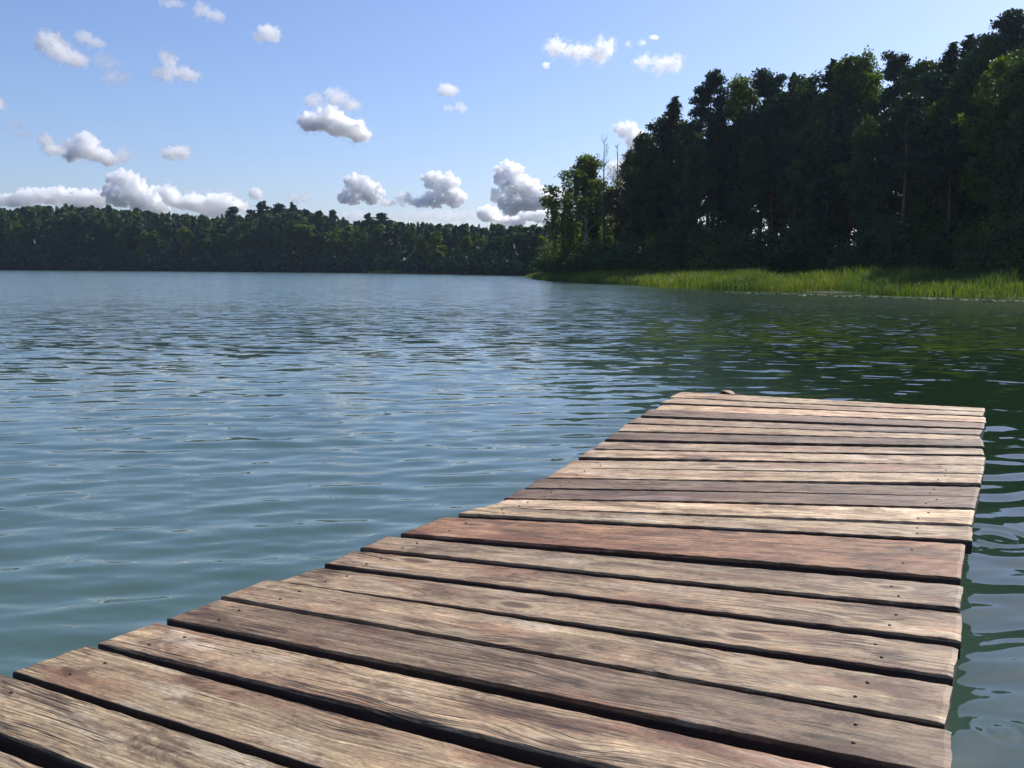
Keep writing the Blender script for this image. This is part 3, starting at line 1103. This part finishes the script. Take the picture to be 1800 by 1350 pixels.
me.polygons.foreach_set('material_index', np.concatenate(mi).astype(np.int32))
tag(link('far_forest', me), 'dark mixed forest massed on the low hill across the lake', 'forest', kind='stuff')

# ---------------------------------------------------------------- reeds
kk = NT('reed_blades')
tc = kk.n('ShaderNodeNewGeometry')
nz = kk.noise(tc.outputs['Position'], .35, 3, .6)
nz2 = kk.noise(tc.outputs['Position'], 4.0, 2, .6)
cc = kk.mix(kk.step(nz, .35, .65), (.060, .112, .012), (.115, .150, .018))
nz3 = kk.noise(tc.outputs['Position'], .16, 2, .5)
cc = kk.mix(kk.math('MULTIPLY', kk.step(nz3, .48, .60), .75), cc, (.020, .055, .012))
cc = kk.mix(kk.math('MULTIPLY', kk.step(nz2, .55, .7), .4), cc, (.11, .085, .03))
kk.l(cc, kk.b.inputs['Base Color'])
kk.b.inputs['Roughness'].default_value = .55
tr = kk.n('ShaderNodeBsdfTranslucent')
kk.l(kk.mix(1.0, cc, (1.7, 1.6, .9, 1), 'MULTIPLY'), tr.inputs['Color'])
mx = kk.n('ShaderNodeMixShader')
mx.inputs[0].default_value = .5
kk.l(kk.b.outputs[0], mx.inputs[1])
kk.l(tr.outputs[0], mx.inputs[2])
kk.l(mx.outputs[0], kk.out.inputs['Surface'])
REED = kk.m


def reed_mesh(path, depth, dens, h0, h1, w, seed):
    rs = np.random.RandomState(seed)
    P = np.array(path)
    segl = np.linalg.norm(np.diff(P, axis=0), axis=1)
    n = int(segl.sum() * depth * dens)
    si = rs.choice(len(segl), n, p=segl / segl.sum())
    t = rs.rand(n, 1)
    base = P[si] * (1 - t) + P[si + 1] * t
    d = P[si + 1] - P[si]
    nrm = np.stack([-d[:, 1], d[:, 0]], 1) / (np.linalg.norm(d, axis=1)[:, None] + 1e-9)
    side = sdist(base + nrm * 2) > sdist(base - nrm * 2)
    nrm = np.where(side[:, None], nrm, -nrm)
    q = rs.rand(n, 1)
    edge = .9 * np.sin(base[:, :1] * .9) + .7 * np.sin(base[:, 1:] * 1.3 + 2)
    xy = base + nrm * (q * depth + edge * .8 - .3) + rs.randn(n, 2) * .25
    keep = np.sin(xy[:, 0] * 1.1 + 2 * np.sin(xy[:, 1] * .6)) * np.sin(xy[:, 1] * .9 + xy[:, 0] * .4) > -.72 + .9 * rs.rand(n) * (q[:, 0] < .25)
    xy, q = xy[keep], q[keep]
    n = len(xy)
    z0 = np.maximum(ground_z(xy), -.05)
    patch = .5 + .5 * np.sin(xy[:, 0] * .55 + 1.3 * np.sin(xy[:, 1] * .35)) * np.sin(xy[:, 1] * .41 + 2)
    h = (h0 + (h1 - h0) * rs.rand(n) ** 1.3 * 1.15) * (.72 + .35 * patch) * (.75 + .4 * q[:, 0])
    a = rs.rand(n) * 6.28
    ww = w * (.6 + .8 * rs.rand(n))
    sx = np.stack([np.cos(a) * ww, np.sin(a) * ww, 0 * a], 1)
    ln = rs.randn(n, 2) * .19 * h[:, None]
    b = np.concatenate([xy, z0[:, None]], 1)
    mid = b + np.concatenate([ln * .35, h[:, None] * .6], 1)
    tip = b + np.concatenate([ln * 1.2, h[:, None] * (1 - .15 * rs.rand(n, 1))], 1)
    V = np.stack([b - sx * .6, b + sx * .6, mid + sx, mid - sx, tip], 1).reshape(-1, 3)
    i = np.arange(n)[:, None] * 5
    return mesh_np('reeds', V, [i + np.array([[0, 1, 2, 3]]), i + np.array([[3, 2, 4]])])


path = [(70, 2), (45, 20), (32, 29)] + [(p.x, p.y) for p in near] + [(near[-1].x + 3, near[-1].y + 14)]
tag(link('reeds', reed_mesh(path, 7.5, 95, .70, 1.18, .016, 1), REED), 'bright green reeds standing in the shallows along the right shore', 'reeds', kind='stuff')
fp = [hit(648, 480.3), hit(720, 481.0), hit(808, 482.2)]
tag(link('reeds', reed_mesh([(p.x, p.y) for p in fp], 5, 20, .8, 1.2, .05, 2), REED), 'low thin strip of green reeds on the far shore', 'reeds', kind='stuff')

# floating leaves at the foot of the reeds
kk = NT('floating_leaf')
kk.b.inputs['Base Color'].default_value = (.16, .20, .10, 1)
kk.b.inputs['Roughness'].default_value = .22
PAD = kk.m
rs = np.random.RandomState(9)
g = Geo()
for i in range(1500):
    px = 1830 - 560 * rs.rand() ** 1.5
    py = float(np.interp(px, [1250, 1500, 1800], [512, 519, 528.5])) + abs(rs.randn()) * 1.1
    p = hit(px, py, .012)
    r = rs.uniform(.05, .11)
    th = np.linspace(.3, 6.0, 9)
    tilt = rs.randn(2) * .09
    x, y = r * np.cos(th), r * np.sin(th)
    top = np.stack([p.x + x, p.y + y, .014 + x * tilt[0] + y * tilt[1]], 1)
    bot = top - [0, 0, .004]
    g.add(np.concatenate([top, bot, [[p.x, p.y, .012]], [[p.x, p.y, .009]]]),
          [[j, 9 + j, 10 + j, j + 1] for j in range(8)], [[18, j, j + 1] for j in range(8)] + [[19, 10 + j, 9 + j] for j in range(8)])
tag(link('floating_leaves', g.mesh('floating_leaves'), PAD), 'glinting floating leaves scattered on the water along the reeds', 'water plants', kind='stuff')


# ---------------------------------------------------------------- clouds
# every cloud hangs at the same base height; its distance follows from how low over the horizon it is
CB = 1300.0


def cloud(label, blobs, base_y, dens, seed, rough=.6, puff=1.0, group=None, flat=True, D=None, noise=None, thr=.5, aniso=.68):
    """blobs: (px, py, rx, ry) ellipses in the photograph; the cloud has about the same depth as width"""
    cx = sum(b[0] for b in blobs) / len(blobs)
    if D is None:
        hor = 474 + (cx - 900) * ROLL
        D = min(26000, CB / ((hor - base_y) / F_PX))
    s = D / F_PX
    c = at_depth(cx, base_y, D)
    rs = np.random.RandomState(seed)
    bm = Geo()
    ico = []
    t = (1 + 5 ** .5) / 2
    iv = np.array([(-1, t, 0), (1, t, 0), (-1, -t, 0), (1, -t, 0), (0, -1, t), (0, 1, t), (0, -1, -t), (0, 1, -t), (t, 0, -1), (t, 0, 1), (-t, 0, -1), (-t, 0, 1)], float)
    iv /= np.linalg.norm(iv[0])
    itri = np.array([(0, 11, 5), (0, 5, 1), (0, 1, 7), (0, 7, 10), (0, 10, 11), (1, 5, 9), (5, 11, 4), (11, 10, 2), (10, 7, 6), (7, 1, 8), (3, 9, 4), (3, 4, 2), (3, 2, 6), (3, 6, 8), (3, 8, 9), (4, 9, 5), (2, 4, 11), (6, 2, 10), (8, 6, 7), (9, 8, 1)])

    def sub(V, T):
        Vl, e, T2 = list(map(tuple, V)), {}, []

        def mid(a, b):
            key = (min(a, b), max(a, b))
            if key not in e:
                v = np.array(Vl[a]) + np.array(Vl[b])
                Vl.append(tuple(v / np.linalg.norm(v)))
                e[key] = len(Vl) - 1
            return e[key]
        for a, b, c_ in T:
            ab, bc, ca = mid(a, b), mid(b, c_), mid(c_, a)
            T2 += [(a, ab, ca), (b, bc, ab), (c_, ca, bc), (ab, bc, ca)]
        return np.array(Vl), np.array(T2)
    if not hasattr(cloud, 'ico'):
        cloud.ico = sub(*sub(iv, itri))
    sv, st = cloud.ico
    W = max(b[0] + b[2] for b in blobs) - min(b[0] - b[2] for b in blobs)
    small = []
    for (px, py, rx, ry) in blobs:
        e = at_depth(px, py, D) - c
        ctr = np.array([e.x, rs.uniform(-.25, .25) * rx * s, e.z])
        r3 = np.array([rx, (rx + ry) * .5, ry]) * s
        bm.add(sv * r3 * .86 + ctr, None, st)
        k_ = int((24 if group == G2 else 14) * puff)
        for i in range(k_):
            d = rs.randn(3)
            d /= np.linalg.norm(d)
            if flat and d[2] < -.1:
                d[2] *= -1
            rr_ = rs.uniform(.15, .36) * min(rx, ry) * s
            pc = ctr + d * r3 * rs.uniform(.7, .92)
            bm.add(sv * rr_ + pc, None, st)
            for q_ in range(4):
                d2 = rs.randn(3) + d * .8
                d2 /= np.linalg.norm(d2)
                if flat and d2[2] < -.1:
                    d2[2] *= -1
                bm.add(sv * rr_ * rs.uniform(.3, .5) + pc + d2 * rr_ * .9, None, st)
    o = link('cloud', bm.mesh('cloud'), None, None, c)
    me = o.data
    if flat:
        co_ = np.empty(len(me.vertices) * 3, np.float32)
        me.vertices.foreach_get('co', co_)
        co_ = co_.reshape(-1, 3)
        lo = co_[:, 2] < 0
        co_[lo, 2] *= .22
        me.vertices.foreach_set('co', co_.ravel())
    mdf = o.modifiers.new('remesh', 'REMESH')
    mdf.mode = 'VOXEL'
    mdf.voxel_size = max(W / 110, .6) * s
    for sc_, st_ in ((.20, .08), (.07, .06), (.03, .03)):
        tx = bpy.data.textures.new('cloud_noise', 'CLOUDS')
        tx.noise_scale = max(W * sc_ * s * .8, .1)
        tx.noise_depth = 3
        md = o.modifiers.new('displace', 'DISPLACE')
        md.texture = tx
        md.texture_coords = 'LOCAL'
        md.mid_level = .5
        md.strength = min(W, 90) * s * st_ * 2.6 * rough * 2
    dg = bpy.context.evaluated_depsgraph_get()
    new = bpy.data.meshes.new_from_object(o.evaluated_get(dg))
    o.modifiers.clear()
    old = o.data
    o.data = new
    bpy.data.meshes.remove(old)
    new.name = 'cloud'
    new.polygons.foreach_set('use_smooth', np.ones(len(new.polygons), bool))
    depth_m = min(W, 90) * s
    o.data.materials.clear()
    o.data.materials.append(mat_cloud('cloud_vapour', dens * ((3.2 if dens > 4.5 else 1.3) if group == G2 else (2.4 if dens >= 12 else 1.1)) / depth_m, aniso, (noise / depth_m) if noise else None, thr))
    if (group != G2 or dens < 8) and W < 170:      # thin ragged fringe round the denser core
        fr = new.copy()
        nv = len(fr.vertices)
        co_ = np.empty(nv * 3, np.float32)
        no_ = np.empty(nv * 3, np.float32)
        fr.vertices.foreach_get('co', co_)
        fr.vertices.foreach_get('normal', no_)
        co_ += no_ * W * s * .055
        fr.vertices.foreach_set('co', co_)
        fr.update()
        fr.materials.clear()
        fr.materials.append(mat_cloud('cloud_fringe', 3.2 / depth_m, aniso, 6.5 / depth_m, .54))
        link('fringe', fr, None, o)
    tag(o, label, 'cloud', group)
    return o


G1 = 'small clouds high in the blue'
G2 = 'heaped clouds low over the forest'
cloud('puffy white cloud slanting down to the right, largest at the upper left', [(85, 76, 20, 16), (105, 92, 24, 17), (130, 103, 26, 13)], 112, 9, 1, group=G1)
cloud('small thin cloud right above the slanting white one', [(148, 66, 17, 10), (168, 75, 17, 8)], 80, 4, 2, group=G1, flat=False)
cloud('faint torn wisp trailing below the slanting white cloud', [(190, 110, 22, 9), (205, 138, 30, 7), (180, 104, 12, 8)], 140, 1.6, 3, .8, group=G1, flat=False)
cloud('white tent-shaped cloud right of the slanting one', [(295, 108, 15, 14), (292, 128, 24, 10), (325, 130, 26, 10)], 138, 7, 4, group=G1)
cloud('thin white cloud near the top edge, left part of the sky', [(356, 20, 16, 9), (378, 27, 20, 9)], 34, 3.5, 5, group=G1, flat=False)
cloud('faint scrap of cloud touching the top edge of the view', [(300, 4, 22, 6)], 9, 2, 6, .8, group=G1, flat=False)
cloud('small round cloud alone between the top left and the middle', [(472, 58, 17, 13), (458, 66, 12, 9), (485, 62, 9, 13)], 76, 5.5, 7, group=G1)
cloud('upper, thinner one of the two stacked clouds left of the middle', [(552, 176, 20, 8), (590, 172, 22, 13), (616, 185, 18, 9)], 190, 6.5, 8, group=G1)
cloud('lower grey-bellied one of the two stacked clouds left of the middle', [(556, 218, 34, 15), (578, 211, 30, 19), (604, 225, 38, 16), (630, 236, 26, 10)], 244, 13, 9, group=G1)
cloud('little square cloud in the middle of the sky', [(786, 159, 19, 11)], 168, 4.5, 10, group=G1)
cloud('tiny cloud just below the little square one', [(810, 189, 12, 8), (790, 190, 12, 4)], 194, 3.5, 11, group=G1, flat=False)
cloud('long bright white cloud in the upper right blue', [(978, 84, 19, 12), (1012, 92, 26, 12), (1045, 98, 24, 12), (1064, 88, 16, 15)], 106, 8, 12, group=G1)
cloud('low bright cloud left of the treetops, right of the long white one', [(1135, 108, 20, 7), (1165, 115, 22, 13), (1186, 112, 15, 12)], 124, 6, 13, group=G1)
cloud('tiny white fleck above the bright cloud at the upper right', [(1150, 66, 9, 4)], 69, 3, 14, group=G1, flat=False)
cloud('row of faint flecks between the two bright clouds at the upper right', [(1105, 77, 6, 4), (1130, 75, 6, 5)], 80, 2, 15, group=G1, flat=False, D=5000)
cloud('small faint puff under the left end of the long white cloud', [(959, 115, 7, 6)], 119, 2.5, 16, group=G1, flat=False)
cloud('ragged left part of the grey-bellied cloud pair at the left', [(82, 248, 14, 11), (96, 264, 24, 9)], 271, 6, 17, .6, group=G1)
cloud('heaped grey-bellied cloud at the left, sloping down to the right', [(150, 252, 20, 15), (134, 268, 26, 14), (172, 272, 26, 13), (190, 282, 18, 9)], 286, 12, 18, group=G1)
cloud('faint shred of cloud right of the heaped one at the left', [(216, 275, 18, 14)], 287, 1.5, 19, .8, group=G1, flat=False)
cloud('small oval cloud with a soft grey base, left of the sky', [(300, 270, 18, 10), (318, 270, 18, 12)], 279, 9, 20, group=G1)
cloud('faint wisp near the left edge of the sky', [(25, 222, 14, 7), (42, 236, 14, 6)], 240, 1.2, 21, .8, group=G1, flat=False)
cloud('scrap of cloud cut by the left edge of the view', [(-6, 182, 14, 14)], 192, 3, 22, group=G1, flat=False)
cloud('soft long bank of cloud behind the left end of the far forest', [(x_, 351 + (x_ * 7 % 5) - (x_ * 13 % 9), 19 + x_ * 3 % 8, 11 + x_ * 11 % 8) for x_ in range(-60, 200, 17)], 364, 8, 23, .7, group=G2, D=17500)
cloud('tall white tower of cloud rising behind the left forest', [(208, 318, 21, 18), (228, 322, 22, 20), (250, 350, 34, 22), (275, 362, 26, 16), (210, 345, 26, 22)], 374, 11, 24, group=G2, D=16000)
cloud('long low bank of cloud right of the white tower', [(296, 345, 18, 15), (340, 358, 44, 15), (390, 358, 36, 17), (415, 364, 28, 13), (374, 376, 26, 10)], 384, 7, 25, group=G2, D=15500)
cloud('small round puff just above the far ridge trees', [(450, 341, 14, 11)], 349, 4, 26, group=G2)
cloud('small soft cloud right of the puff above the far ridge', [(522, 349, 20, 8), (535, 345, 12, 7)], 354, 2.5, 27, group=G2, flat=False)
cloud('dome-shaped cloud with a flat blue-grey base', [(632, 328, 24, 19), (615, 346, 24, 12), (650, 342, 22, 17)], 355, 14, 28, group=G2)
cloud('little heap of cloud between the dome and the hooked tower', [(710, 350, 16, 9), (738, 357, 26, 5), (686, 356, 14, 4)], 360, 6, 29, group=G2)
cloud('hooked tower of cloud leaning to the left', [(760, 318, 20, 15), (783, 328, 22, 20), (795, 348, 20, 16), (765, 350, 28, 13)], 362, 13, 30, group=G2)
cloud('highest heaped cloud tower over the middle of the far shore', [(893, 308, 24, 20), (900, 330, 22, 22), (925, 335, 26, 20), (945, 352, 32, 18), (875, 345, 10, 12), (905, 360, 36, 16)], 372, 14, 31, group=G2, D=14500)
cloud('dark-based bank at the foot of the highest cloud tower', [(860, 376, 24, 12), (900, 386, 40, 10), (945, 380, 40, 13), (975, 385, 26, 12)], 392, 9, 32, group=G2, D=16500)
cloud('small cloud between the highest tower and the drooping birch', [(978, 345, 18, 14), (990, 352, 16, 12)], 362, 7, 33, group=G2, D=15500)
cloud('white puff glowing behind the treetops at the edge of the wood', [(1102, 230, 20, 13), (1118, 244, 18, 16), (1095, 300, 28, 18)], 316, 6, 34, .6, group=G2, flat=False, D=9000)
cloud('thin pale streak of cloud lying along the middle of the forest top', [(x_, 383 - (x_ * 13 % 6), 17 + x_ * 3 % 8, 7 + x_ * 11 % 6) for x_ in range(620, 880, 23)], 392, 4, 35, .6, group=G2, D=19000)


# ---------------------------------------------------------------- the air over the lake
bpy.ops.mesh.primitive_cube_add(size=1)
hz = bpy.context.object
hz.name = 'haze'
hz.data.name = 'haze'
hz.scale = (7000, 7000, 44)
hz.location = (0, 0, 44 / 2 - 3.4)
hm = bpy.data.materials.new('lake_air')
hm.use_nodes = True
t_ = hm.node_tree
t_.nodes.remove(t_.nodes['Principled BSDF'])
pv = t_.nodes.new('ShaderNodeVolumePrincipled')
pv.inputs['Color'].default_value = (.66, .82, 1, 1)
pv.inputs['Density'].default_value = .00013
pv.inputs['Anisotropy'].default_value = .5
t_.links.new(pv.outputs[0], t_.nodes['Material Output'].inputs['Volume'])
hz.data.materials.append(hm)
tag(hz, 'thin blue air lying over the lake', 'haze', kind='stuff')
